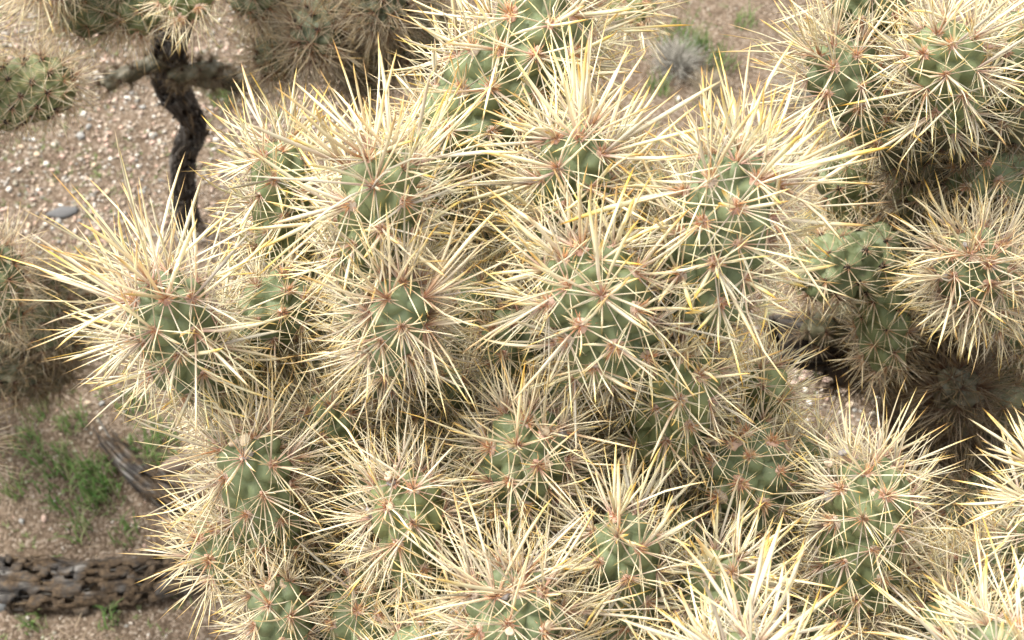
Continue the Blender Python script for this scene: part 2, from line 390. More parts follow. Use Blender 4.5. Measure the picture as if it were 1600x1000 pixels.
# woolly areole pad with short bristles, radius about 1
def areole_mesh(seed):
    g = np.random.default_rng(seed)
    V = ICO2_V * (1 + .16 * g.normal(size=(len(ICO2_V), 1))) * np.array([1, 1.15, .6])
    tone = np.array([(.60, .43, .33), (.66, .45, .35), (.56, .46, .36), (.62, .38, .28)])[seed % 4]
    T = np.tile(tone, (len(V), 1)) * g.uniform(.75, 1.2, (len(V), 1))
    n = 34
    d = norm(g.normal(size=(n, 3)) * .55 + np.array([0, .55, .9]))
    Vb, Fb, _, _ = spine_batch(d * .5, d, g.uniform(.9, 2.1, n), np.full(n, .16), 'thin', g, .1)
    Tb = np.repeat(np.array([(.72, .42, .20), (.76, .58, .36), (.64, .32, .18)])[g.integers(0, 3, n)], THIN_V, 0)
    return mesh_np('areole', np.concatenate([V, Vb]), [ICO2_F, Fb + len(V)], M['pad'], True, {'tone': np.concatenate([T, Tb])})
AREOLES = [areole_mesh(i) for i in range(6)]

# ------------------------------------------------------------------ a cactus joint: tubercled body, areoles, spines
def joint_profile(s, Rr, L):
    """radius at height h along the joint, rounded top, narrowed foot"""
    h = s * L; cap = min(Rr * 1.05, L * .45)
    r = np.where(h < L - cap, 1., np.sqrt(np.clip(1 - ((h - (L - cap)) / cap) ** 2, 0, 1)))
    foot = np.clip(h / (.35 * Rr + 1e-6), 0, 1)
    return Rr * r * (.62 + .38 * np.sqrt(1 - (1 - foot) ** 2)) * (1 - .10 * s)
def joint_geometry(Rr, L, seed, nu=44, nv=46, spacing=.0165):
    g = np.random.default_rng(seed)
    # arc-length / area table for the areoles
    s = 1 - np.linspace(1, 0, 400) ** 1.0
    r = joint_profile(s, Rr, L); h = s * L
    dl = np.hypot(np.diff(r), np.diff(h)); area = np.concatenate([[0], np.cumsum(dl * 2 * math.pi * .5 * (r[1:] + r[:-1]))])
    n = max(9, int(area[-1] / spacing ** 2 * 1.22))
    f = 1 - ((np.arange(n) + .45) / n) ** 1.38          # index 0 at the apex, tighter there
    f = np.clip(f, .02, 1)
    sa = np.interp(f * area[-1], area, s)
    ph = np.arange(n) * 2.39996 + g.uniform(0, 6.28) + g.normal(0, .07, n)
    def pos(ss, pp):
        rr = joint_profile(ss, Rr, L); return np.stack([rr * np.cos(pp), rr * np.sin(pp), ss * L], -1)
    def nrm(ss, pp):
        e = 2e-3; r0 = joint_profile(np.clip(ss - e, 0, 1), Rr, L); r1 = joint_profile(np.clip(ss + e, 0, 1), Rr, L)
        dr = (r1 - r0) / (2 * e * L); return norm(np.stack([np.cos(pp), np.sin(pp), -dr], -1))
    A = pos(sa, ph); N = nrm(sa, ph)
    # body grid, rings closer together towards the apex
    sv_ = np.concatenate([np.linspace(0, .6, int(nv * .5), endpoint=False), .6 + .4 * np.sin(np.linspace(0, math.pi / 2, nv - int(nv * .5)))])
    sv_[-1] = .9995
    S, PH = np.meshgrid(sv_, np.arange(nu) * 2 * math.pi / nu, indexing='ij')
    Pg = pos(S.ravel(), PH.ravel()); Ng = nrm(S.ravel(), PH.ravel())
    ctr = A - np.array([0, 0, 1]) * (.0045 * (np.linalg.norm(A[:, :2], axis=1) / Rr))[:, None]
    k = np.array([1, 1, .72]); d = np.linalg.norm((Pg[:, None] - ctr[None]) * k, axis=-1)
    ds = np.sort(d, 1); gap = np.clip((ds[:, 1] - ds[:, 0]) / (.42 * spacing), 0, 1)
    bump = (1 - (1 - gap) ** 2.0)
    amp = .0056 * (Rr / .018)
    hgt = amp * (bump - .55) + amp * .35 * np.clip(1 - ds[:, 0] / (.6 * spacing), 0, 1)
    Vb = Pg + Ng * hgt[:, None]
    ap = Vb[-nu:].mean(0, keepdims=True); base = Vb[:nu].mean(0, keepdims=True)
    nr = len(sv_); i = np.arange(nr * nu).reshape(nr, nu); j = np.roll(i, -1, 1)
    Q = np.stack([i[:-1], j[:-1], j[1:], i[1:]], -1).reshape(-1, 4)
    T1 = np.stack([i[-1], j[-1], np.full(nu, nr * nu)], -1); T2 = np.stack([j[0], i[0], np.full(nu, nr * nu + 1)], -1)
    Vb = np.concatenate([Vb, ap, base])
    return Vb, [Q, np.concatenate([T1, T2])], A + N * amp * .50, N, sa
def frame(N):
    up = np.array([0, 0, 1.]); t = norm(up - N * (N @ up)[:, None] + 1e-6); b = np.cross(N, t); return t, b

PICK = []      # candidates for single spines and areoles, ranked later
def make_joint(root, base, apex, Rr, seed, sp=.04, sw=.0016, nc=5, nr_=14, age=0., tint=.2, detail=1., single=True, knobs=0, label=None, roll=None, lean=0., flower=False):
    g = np.random.default_rng(seed)
    base, apex = Vector(base), Vector(apex); ax = apex - base; L = max(ax.length, Rr * 1.7)
    nu, nv = (56, 52) if detail > 1 else ((36, 38) if detail >= 1 else ((26, 26) if detail > .8 else (18, 20)))
    Vb, Fb, A, N, sa = joint_geometry(Rr, L, seed, nu, nv, .0150 if detail >= 1 else .0172)
    o = link('joint', mesh_np('joint', Vb, Fb, M['flesh']), root)
    q = ax.to_track_quat('Z', 'Y') @ Quaternion((0, 0, 1), float(g.uniform(0, 6.28)))
    o.location = base - Vector(root.location); o.rotation_mode = 'QUATERNION'; o.rotation_quaternion = q
    o['age'] = float(age); o['tint'] = float(tint)
    if label: o['label'] = label
    Mw = Matrix.Translation(base) @ q.to_matrix().to_4x4(); Rm = np.array(q.to_matrix())
    t, b = frame(N); n = len(A)
    # long central spines
    nlong = g.integers(max(1, nc - 2), nc + 4, n) + (sa > .80) * 3
    ia = np.repeat(np.arange(n), nlong)
    az = g.uniform(0, 2 * math.pi, len(ia)); tilt = np.radians(g.uniform(12, 66, len(ia)))
    D = N[ia] * np.cos(tilt)[:, None] + (t[ia] * np.cos(az)[:, None] + b[ia] * np.sin(az)[:, None]) * np.sin(tilt)[:, None]
    D = norm(D + np.array([0, 0, .25 + lean]) * (1 + .9 * (sa[ia] > .8))[:, None])
    Lc = sp * g.uniform(.5, 1.08, len(ia)) * (.78 + .27 * sa[ia]) * g.uniform(.68, 1.1, n)[ia]; Wc = sw * g.uniform(.45, 1.15, len(ia)) * (.6 + .4 * Lc / sp)
    Oc = A[ia] + (t[ia] * g.normal(0, .0006, (len(ia), 1)) + b[ia] * g.normal(0, .0006, (len(ia), 1)))
    # thin radial spines, spread like a star over the flesh
    ir = np.repeat(np.arange(n), nr_); m = len(ir)
    az = np.tile(np.arange(nr_) * 2 * math.pi / nr_, n) + g.normal(0, .22, m); tilt = np.radians(g.uniform(36, 82, m))
    Dr = norm(N[ir] * np.cos(tilt)[:, None] + (t[ir] * np.cos(az)[:, None] + b[ir] * np.sin(az)[:, None]) * np.sin(tilt)[:, None])
    Lr = sp * g.uniform(.22, .85, m); Wr = np.full(m, max(sw * .33, .00048)) * g.uniform(.7, 1.3, m); Or = A[ir]
    single_c = np.zeros(len(ia), bool); single_a = np.zeros(n, bool)
    rec = dict(o=o, root=root, Oc=Oc, D=D, Lc=Lc, Wc=Wc, Or=Or, Dr=Dr, Lr=Lr, Wr=Wr, A=A, N=N, g=g, age=age, Rr=Rr, sp=sp, detail=detail)
    if single:
        W0 = (Rm @ Oc.T).T + np.array(base); W1 = W0 + (Rm @ (D * Lc[:, None]).T).T
        cw = np.array(CO); fw = np.array(CF); up_ = np.array(CU)
        def prj(P):
            v = P - cw; z = v @ fw; return np.stack([800 + FPX * v[:, 0] / z, 500 - FPX * (v @ up_) / z, z], -1)
        p0, p1 = prj(W0), prj(W1)
        vis = (p1[:, 0] > 0) & (p1[:, 0] < 1600) & (p1[:, 1] > 0) & (p1[:, 1] < 1000)
        nw = (Rm @ N.T).T; face = -(nw * norm((Rm @ A.T).T + np.array(base) - cw)).sum(1)
        ln = np.linalg.norm(p1[:, :2] - p0[:, :2], axis=1) * (Wc / .0016) * (face[ia] > -.25) * vis
        pa = prj((Rm @ A.T).T + np.array(base)); va = (pa[:, 0] > 0) & (pa[:, 0] < 1600) & (pa[:, 1] > 0) & (pa[:, 1] < 1000)
        rec['rank_c'] = ln; rec['rank_a'] = face * va / pa[:, 2] * (face > .15)
    PICK.append(rec)
    if knobs: add_knobs(o, A, N, L, Rr, g, knobs)
    if flower: add_flower(o, L, g)
    return o
def add_knobs(o, A, N, L, Rr, g, count):
    for i in range(count):
        k = int(g.integers(0, min(len(A), 9))); p = A[k] + N[k] * .001 + g.normal(0, .0028, 3)
        ob = link('fruit_scar', KNOBS[int(g.integers(0, len(KNOBS)))], o)
        s = float(g.uniform(.0015, .0026)); ob.scale = (s, s, s); ob.location = p
        ob.rotation_mode = 'QUATERNION'; ob.rotation_quaternion = Vector(N[k]).to_track_quat('Z', 'Y')
def knob_mesh(seed):
    g = np.random.default_rng(seed); V = ICO2_V.copy()
    top = V[:, 2] > .55; V[top, 2] = .55 - .35 * (1 - np.linalg.norm(V[top, :2], axis=1)); V *= 1 + .17 * g.normal(size=(len(V), 1)); V[:, 2] *= .8
    tone = np.array([(.60, .48, .33), (.66, .52, .38), (.30, .27, .25), (.45, .36, .27)])[seed % 4]
    return mesh_np('fruit_scar', V, ICO2_F, M['pad'], True, {'tone': np.tile(tone, (len(V), 1)) * g.uniform(.7, 1.15, (len(V), 1))})
KNOBS = [knob_mesh(i) for i in range(8)]
def add_flower(o, L, g):
    """dried, curled petals left on the tip"""
    Vs, Fs, k = [], [], 0
    for i in range(13):
        a = i * 2.4; el = g.uniform(.15, .95); ln = g.uniform(.006, .011)
        d = np.array([math.cos(a) * math.cos(el), math.sin(a) * math.cos(el), math.sin(el)]); s = np.array([-math.sin(a), math.cos(a), 0])
        cu = np.cross(s, d); m = []
        for q in np.linspace(0, 1, 6):
            c = d * ln * q + cu * ln * g.uniform(-.05, .2) * math.sin(q * 4 + i) + np.array([0, 0, L - .001]); wd = .0022 * math.sin(math.pi * (.12 + .8 * q))
            m += [c - s * wd + cu * wd * .6, c - cu * wd * .3, c + s * wd + cu * wd * g.uniform(.2, .9)]
        Vs += m
        for q in range(5):
            for e in range(2): Fs.append((k + q * 3 + e, k + q * 3 + e + 1, k + q * 3 + e + 4, k + q * 3 + e + 3))
        k += 18
    V = np.array(Vs); me = mesh_np('dried_flower', V, np.array(Fs), M['pad'], True, {'tone': np.tile((.72, .60, .40), (len(V), 1)) * g.uniform(.75, 1.1, (len(V), 1))})
    f = link('dried_flower', me, o); md = f.modifiers.new('thickness', 'SOLIDIFY'); md.thickness = .0004

def finish_spines(root, max_spine, max_areole):
    """the largest spines and areoles in view become parts of their own, the rest one mass for each joint"""
    recs = [r for r in PICK if r['root'] is root]
    cs = sorted(((v, i, k) for i, r in enumerate(recs) if 'rank_c' in r for k, v in enumerate(r['rank_c']) if v > 0), reverse=True)[:max_spine]
    as_ = sorted(((v, i, k) for i, r in enumerate(recs) if 'rank_a' in r for k, v in enumerate(r['rank_a']) if v > 0), reverse=True)[:max_areole]
    pc = {}; pa = {}
    for v, i, k in cs: pc.setdefault(i, set()).add(k)
    for v, i, k in as_: pa.setdefault(i, set()).add(k)
    for i, r in enumerate(recs):
        o, g = r['o'], r['g']
        for k in sorted(pc.get(i, ())):
            s = link('spine', SPINE_VARIANTS[int(g.integers(0, len(SPINE_VARIANTS)))][1], o)
            s.location = r['Oc'][k]; s.rotation_mode = 'QUATERNION'
            s.rotation_quaternion = Vector(r['D'][k]).to_track_quat('Z', 'Y') @ Quaternion((0, 0, 1), float(g.uniform(0, 6.28)))
            ww = float(r['Wc'][k]) / .02; s.scale = (ww, ww, float(r['Lc'][k])); s['age'] = float(r['age'])
        keep = np.array([k not in pc.get(i, ()) for k in range(len(r['Oc']))])
        parts = [spine_batch(r['Oc'][keep], r['D'][keep], r['Lc'][keep], r['Wc'][keep], ('long' if r['age'] < .2 else 'fair') if r['detail'] >= 1 else 'mid', g, .085),
                 spine_batch(r['Or'], r['Dr'], r['Lr'], r['Wr'], 'thin', g, .05)]
        V, F, a, vr = join(parts)
        s = link('spines', mesh_np('spines', V, F, M['spine'], True, {'along': a, 'vary': vr}), o); s['kind'] = 'stuff'; s['age'] = float(r['age'])
        # areole pads
        rest = []
        for k in range(len(r['A'])):
            me = AREOLES[int(g.integers(0, len(AREOLES)))]
            sz = float(g.uniform(.0020, .0034)) * (r['Rr'] / .018)
            if k in pa.get(i, ()) and r['age'] <= .75:
                ob = link('areole', me, o); ob.location = r['A'][k]; ob.rotation_mode = 'QUATERNION'
                ob.rotation_quaternion = Vector(r['N'][k]).to_track_quat('Z', 'Y'); ob.scale = (sz,) * 3
            else: rest.append((k, sz))
        if rest:
            Vs, Fs, k0 = [], [], 0
            for k, sz in rest:
                q = np.array(Vector(r['N'][k]).to_track_quat('Z', 'Y').to_matrix())
                Vs.append((q @ (OCT_V * np.array([1, 1.1, .6]) * sz).T).T + r['A'][k]); Fs.append(OCT_F + k0); k0 += 6
            V = np.concatenate(Vs); tone = (.045, .034, .026) if r['age'] > .75 else (.52, .37, .27)
            s = link('areoles', mesh_np('areoles', V, np.concatenate(Fs), M['pad'], True, {'tone': np.tile(tone, (len(V), 1)) * g.uniform(.7, 1.2, (len(V), 1))}), o); s['kind'] = 'stuff'

# ------------------------------------------------------------------ woody stems (the hollow, holed wood of a cholla)
def holed_tube(name, path, radii, parent, seed, nu=56, seg=.0045, hole=.40, rough=.46, flat=1., mat='wood', core=True, hl=.024, hn=6, hmin=-.05):
    """a tube of weathered wood with lens-shaped openings in a lattice, round a darker core"""
    g = np.random.default_rng(seed)
    P = [Vector(p) for p in path]
    # resample with Catmull-Rom
    pts, rad = [], []
    for i in range(len(P) - 1):
        p0, p1, p2, p3 = P[max(i - 1, 0)], P[i], P[i + 1], P[min(i + 2, len(P) - 1)]
        n = max(2, int((p2 - p1).length / seg))
        for k in range(n):
            t = k / n
            pts.append(.5 * ((2 * p1) + (-p0 + p2) * t + (2 * p0 - 5 * p1 + 4 * p2 - p3) * t * t + (-p0 + 3 * p1 - 3 * p2 + p3) * t ** 3))
            rad.append(radii[i] * (1 - t) + radii[i + 1] * t)
    pts.append(P[-1]); rad.append(radii[-1])
    off = Vector(parent.location) if parent else Vector((0, 0, 0))
    V = []; G = []; nv = len(pts); ln = 0; vlen = []
    ref = Vector((0, 0, 1)) if abs((P[-1] - P[0]).normalized().z) < .8 else Vector((0, 1, 0))
    for i, p in enumerate(pts):
        if i: ln += (p - pts[i - 1]).length
        vlen.append(ln)
        d = (pts[min(i + 1, nv - 1)] - pts[max(i - 1, 0)]).normalized(); sx = d.cross(ref).normalized(); sy = sx.cross(d)
        for j in range(nu):
            a = 2 * math.pi * j / nu
            c = Vector((math.cos(a) * 2.2, math.sin(a) * 2.2, ln * 26 + seed))
            c2 = Vector((math.cos(a) * 4.5, math.sin(a) * 4.5, ln * 14 - seed)); c3 = Vector((math.cos(a) * 11, math.sin(a) * 11, ln * 22 + seed))
            r = rad[i] * (1 + rough * .35 * mnoise.fractal(c, 1, 2, 3) + rough * .8 * mnoise.noise(c2) + rough * .55 * mnoise.noise(c3))
            G.append((math.cos(a), math.sin(a), ln * 5))
            V.append(p - off + sx * math.cos(a) * r + sy * math.sin(a) * r * flat)
    F = []
    for i in range(nv - 1):
        for j in range(nu):
            a = 2 * math.pi * (j + .5) / nu
            q = Vector((math.cos(a) * hn * .25 + seed, math.sin(a) * hn * .25, vlen[i] / hl))
            wv = mnoise.noise(q * .8) * .55; u_ = a / (2 * math.pi) * hn + wv; l_ = vlen[i] / hl + mnoise.noise(q * .6 + Vector((9, 3, 1))) * .5
            best = 9
            for rr in (math.floor(l_), math.floor(l_) + 1):
                ca = u_ - .5 * (rr % 2); fr = ca - round(ca); kk = mnoise.noise((rr * 3.17 + .4, (round(ca) % hn) * 2.73 + .2, seed + .5))
                if kk > hmin: best = min(best, math.hypot(fr / (hole * (.7 + kk)), (l_ - rr) / .40))
            if best < 1: continue
            F.append((i * nu + j, i * nu + (j + 1) % nu, (i + 1) * nu + (j + 1) % nu, (i + 1) * nu + j))
    me = mesh_np(name, np.array([tuple(v) for v in V]), np.array(F), M[mat], True, {'grain': np.array(G)})
    o = link(name, me, parent)
    o['crust'] = .25 if name == 'woody_stem' else .85
    md = o.modifiers.new('thickness', 'SOLIDIFY'); md.thickness = rad[0] * .22; md.offset = -1
    if core:
        C = []; n2 = 14
        idx = list(range(0, nv, 3)) + [nv - 1]
        for i in idx:
            d = (pts[min(i + 1, nv - 1)] - pts[max(i - 1, 0)]).normalized(); sx = d.cross(ref).normalized(); sy = sx.cross(d)
            for j in range(n2):
                a = 2 * math.pi * j / n2; r = rad[i] * .52 * (1 + .3 * mnoise.noise((math.cos(a) * 2, math.sin(a) * 2, vlen[i] * 60)))
                C.append(tuple(pts[i] - off + sx * math.cos(a) * r + sy * math.sin(a) * r * flat))
        ii = np.arange(len(idx) * n2).reshape(len(idx), n2); jj = np.roll(ii, -1, 1)
        link('pith', mesh_np('pith', np.array(C), np.stack([ii[:-1], jj[:-1], jj[1:], ii[1:]], -1).reshape(-1, 4), M['bark']), o)
    return o

def fibres(path, rad, parent, n, seed, flat=.5):
    """splinters and torn strips of wood lying along the stem"""
    g = np.random.default_rng(seed); O, D, L = [], [], []
    for i in range(n):
        k = int(g.integers(0, len(path) - 1)); a, b = path[k], path[k + 1]; d = (b - a).normalized(); p = a.lerp(b, float(g.random())); sx = d.cross(Vector((0, 0, 1))).normalized(); sy = sx.cross(d); an = g.uniform(-.2, math.pi + .2) if abs(d.z) < .5 else g.uniform(0, 6.28)
        p = p + sx * math.cos(an) * rad * 1.05 + sy * math.sin(an) * rad * flat * 1.05
        O.append(tuple(p - Vector(parent.location))); D.append(tuple(d * g.choice((-1, 1)) + sx * float(g.normal(0, .16)) + Vector((0, 0, float(g.normal(.02, .08)))))); L.append(g.uniform(.015, .06))
    V, F, a_, r_ = spine_batch(np.array(O), norm(np.array(D)), np.array(L), g.uniform(.001, .0038, n), 'long', g, .08)
    T = np.repeat(np.array([(.11, .10, .085), (.055, .042, .03), (.025, .021, .018), (.13, .092, .055)])[g.integers(0, 4, n)], len(V) // n, 0)
    o = link('wood_fibres', mesh_np('wood_fibres', V, F, M['twig'], True, {'tone': T}), parent); o['kind'] = 'stuff'

# ------------------------------------------------------------------ cacti
def chain(root, base, axis, node, Rr, seed, age, sp, sw, detail, maxn=3, nc=6, tint=.1):
    """older joints that carry a joint down to the woody branch at node"""
    r = random.Random(seed); base, node = Vector(base), Vector(node)
    d = (node - base).length
    if d < .025: return
    c = base - axis.normalized() * min(.06, d * .45)
    n = max(1, min(maxn, round(d / .082)))
    pts = [base]
    for k in range(1, n + 1):
        t = k / n; p = base * (1 - t) ** 2 + c * 2 * t * (1 - t) + node * t * t
        if k < n: p = p + Vector((r.uniform(-.008, .008), r.uniform(-.008, .008), 0))
        pts.append(p)
    for k in range(n):
        b, a = pts[k + 1], pts[k]; ax = (a - b).normalized()
        make_joint(root, b - ax * .004, a + ax * .006, Rr * r.uniform(.88, 1.02), seed * 31 + k, sp * r.uniform(.7, .9), sw * .8, nc if k == 0 else 4, 11 if k == 0 else 5, min(2, age + .10 * (k + 1)), tint, detail, single=False)
def cactus(name, base, label, joints, nodes, trunk_parts, age_in, sp_in, detail_in, n_sp, n_ar, seed0, group=None, stem_nu=36):
    root = empty(name, base); tag(root, label, 'cactus', group)
    for path, radii in trunk_parts:
        holed_tube('woody_stem', path, radii, root, seed0 + len(path), nu=stem_nu)
    for i, J in enumerate(joints):
        ap, bs, z, rad, sp = J[:5]; kw = dict(J[5]) if len(J) > 5 else {}
        dd = kw.pop('dd', .045); nochain = kw.pop('nochain', False); d_in = kw.pop('chain_n', 3)
        A, B = at(*ap, z), at(*bs, z + dd); Rr = rad * .92 / FPX * (z + dd * .3)
        spm = sp * .97 / FPX * z
        kw.setdefault('age', .2); kw.setdefault('tint', random.Random(seed0 * 77 + i).uniform(.05, .45)); kw.setdefault('sw', .0014); kw['sw'] *= 1.04 if kw['age'] < .2 else .92; kw.setdefault('detail', 1.5 if z < .54 else 1.)
        make_joint(root, B, A, Rr, seed0 * 100 + i, spm, **kw)
        nd_ = min(nodes, key=lambda q: (Vector(q) - B).length + .3 * max(0, Vector(q).z - B.z))
        if not nochain: chain(root, B, A - B, nd_, min(Rr, .018), seed0 * 500 + i, max(age_in, kw['age']), sp_in, .0011, detail_in, d_in)
    finish_spines(root, n_sp, n_ar)
    return root

YOUNG = dict(age=.05, sw=.0016, nc=5)
MID = dict(age=.30, sw=.0012, nc=7)
OLDJ = dict(age=.58, sw=.0010, nc=6)
FILL = dict(age=.36, sw=.0010, nc=10, dd=.05, chain_n=1, detail=.9)
# foreground plant: apex, foot, depth of the apex, radius and spine length (in picture units at that depth)
MAIN = [
    ((250, 452), (300, 575), .49, 60, 225, dict(YOUNG, dd=.055, lean=-.12, sw=.0017)),
    ((600, 250), (588, 440), .47, 62, 200, dict(YOUNG, dd=.045, sw=.0017)),
    ((628, 455), (612, 560), .472, 46, 175, dict(MID, age=.55, dd=.05, nc=13, sw=.0014)),
    ((440, 235), (445, 390), .56, 46, 150, dict(YOUNG, dd=.05, sw=.0016)),
    ((890, -5), (715, 215), .52, 76, 180, dict(YOUNG, dd=.03, sw=.0017)),
    ((700, 215), (690, 330), .57, 52, 140, dict(MID, dd=.05, age=.15)),
    ((905, 215), (888, 365), .48, 58, 210, dict(YOUNG, dd=.05, sw=.0018)),
    ((905, 405), (960, 545), .465, 82, 180, dict(YOUNG, age=.15, dd=.04, tint=.35, sw=.0016)),
    ((1155, 250), (1095, 470), .465, 74, 200, dict(YOUNG, dd=.04, sw=.0018)),
    ((1072, 545), (1035, 690), .50, 62, 130, dict(MID, age=.15, dd=.05, tint=.6, flower=True, nc=8)),
    ((1150, 690), (1185, 810), .53, 74, 105, dict(OLDJ, dd=.05, nc=3, age=.5, tint=.1)),
    ((1368, 735), (1335, 920), .50, 64, 150, dict(MID, dd=.045, tint=.4, knobs=9, sw=.0012)),
    ((832, 668), (800, 790), .50, 66, 165, dict(MID, age=.5, dd=.05, knobs=12, sw=.0014)),
    ((628, 758), (660, 890), .50, 58, 165, dict(MID, age=.4, dd=.045, tint=.65, knobs=8, sw=.0014)),
    ((512, 632), (530, 740), .56, 48, 115, dict(MID, dd=.04, tint=.35, age=.3)),
    ((388, 690), (425, 850), .52, 54, 160, dict(MID, age=.48, dd=.045, knobs=6, sw=.0013)),
    ((322, 838), (455, 900), .55, 54, 120, dict(MID, age=.45, dd=.05)),
    ((806, 920), (800, 1060), .47, 76, 185, dict(MID, age=.42, dd=.045, knobs=11, sw=.0015)),
    ((968, 820), (985, 970), .49, 56, 150, dict(YOUNG, age=.1, dd=.045, sw=.0016)),
    ((1140, 890), (1070, 1000), .50, 54, 145, dict(YOUNG, age=.1, dd=.045, nc=7, sw=.0016)),
    ((1165, 1030), (1140, 1150), .42, 74, 185, dict(YOUNG, dd=.04, sw=.0018, nc=6)),
    ((1590, 1005), (1540, 1130), .43, 70, 195, dict(YOUNG, dd=.04, sw=.0017)),
    ((560, 925), (610, 1060), .55, 72, 115, dict(MID, dd=.05, tint=.35, age=.4, nc=4)),
    ((425, 925), (470, 1030), .53, 44, 115, dict(MID, age=.6, dd=.05, nc=8, knobs=5)),
    ((455, 455), (395, 520), .56, 52, 105, dict(MID, age=.4, dd=.04, nc=4)),
    ((800, 505), (805, 610), .57, 48, 110, dict(OLDJ, dd=.05, nc=3)),
    ((640, 640), (655, 720), .58, 48, 110, dict(OLDJ, dd=.05, nc=5)),
    ((1195, 585), (1180, 700), .55, 42, 105, dict(MID, age=.25, dd=.05, tint=.7, nc=8)),
    ((1545, 880), (1560, 990), .53, 56, 130, dict(MID, age=.3, dd=.05)),
    ((1690, 730), (1640, 830), .46, 60, 170, dict(YOUNG, dd=.05)),
    ((760, 440), (745, 540), .59, 44, 115, FILL), ((1265, 700), (1255, 800), .56, 42, 115, FILL),
    ((1000, 270), (985, 400), .56, 46, 120, dict(FILL, age=.2)), ((470, 800), (490, 910), .57, 48, 105, FILL),
    ((905, 585), (890, 690), .56, 42, 130, FILL), ((720, 850), (715, 950), .55, 46, 120, FILL),
    ((1290, 930), (1300, 1040), .54, 46, 130, FILL), ((1420, 890), (1420, 1000), .54, 46, 125, FILL),
    ((930, 735), (935, 830), .55, 42, 125, FILL), ((660, 1000), (680, 1100), .50, 56, 130, FILL),
    ((1000, 640), (1000, 730), .57, 42, 115, FILL), ((700, 590), (700, 690), .58, 42, 120, FILL),
    ((560, 560), (560, 660), .58, 42, 120, FILL), ((450, 620), (450, 720), .60, 40, 110, FILL),
    ((1090, 460), (1080, 560), .57, 42, 110, dict(FILL, age=.25)), ((560, 740), (565, 840), .57, 42, 115, FILL),
    ((1065, 800), (1070, 900), .55, 44, 115, FILL), ((1215, 860), (1220, 960), .56, 44, 115, FILL),
    ((880, 830), (880, 920), .54, 44, 120, FILL), ((1490, 950), (1490, 1050), .51, 48, 130, dict(FILL, age=.25)),
    ((740, 700), (735, 800), .57, 42, 115, FILL), ((1000, 940), (1000, 1030), .52, 46, 120, dict(FILL, age=.25)),
    ((350, 600), (370, 700), .60, 40, 110, FILL), ((1130, 620), (1120, 720), .57, 42, 110, dict(FILL, age=.25)),
]
MB = Vector((.02, .36, gh(.02, .36)))
nodesM = [at(450, 560, .74), at(640, 560, .72), at(850, 560, .74), at(1060, 640, .74), at(560, 800, .76), at(800, 860, .74), at(1100, 900, .74), at(1400, 900, .74), at(800, 350, .72)]
tp = [([MB, Vector((.02, .36, .22)), Vector((.01, .33, .45)), Vector((0, .33, .62))], [.035, .032, .028, .022])]
for q in nodesM:
    tp.append(([Vector((.012, .335, .40)), Vector((.012, .335, .40)).lerp(q, .5) + Vector((0, 0, -.02)), q], [.020, .017, .013]))
cactus('cholla_cactus', MB, 'large pale-spined cholla filling the centre, with fresh white and gold spines', MAIN, nodesM, tp, .38, .034, .6, 300, 300, 11)

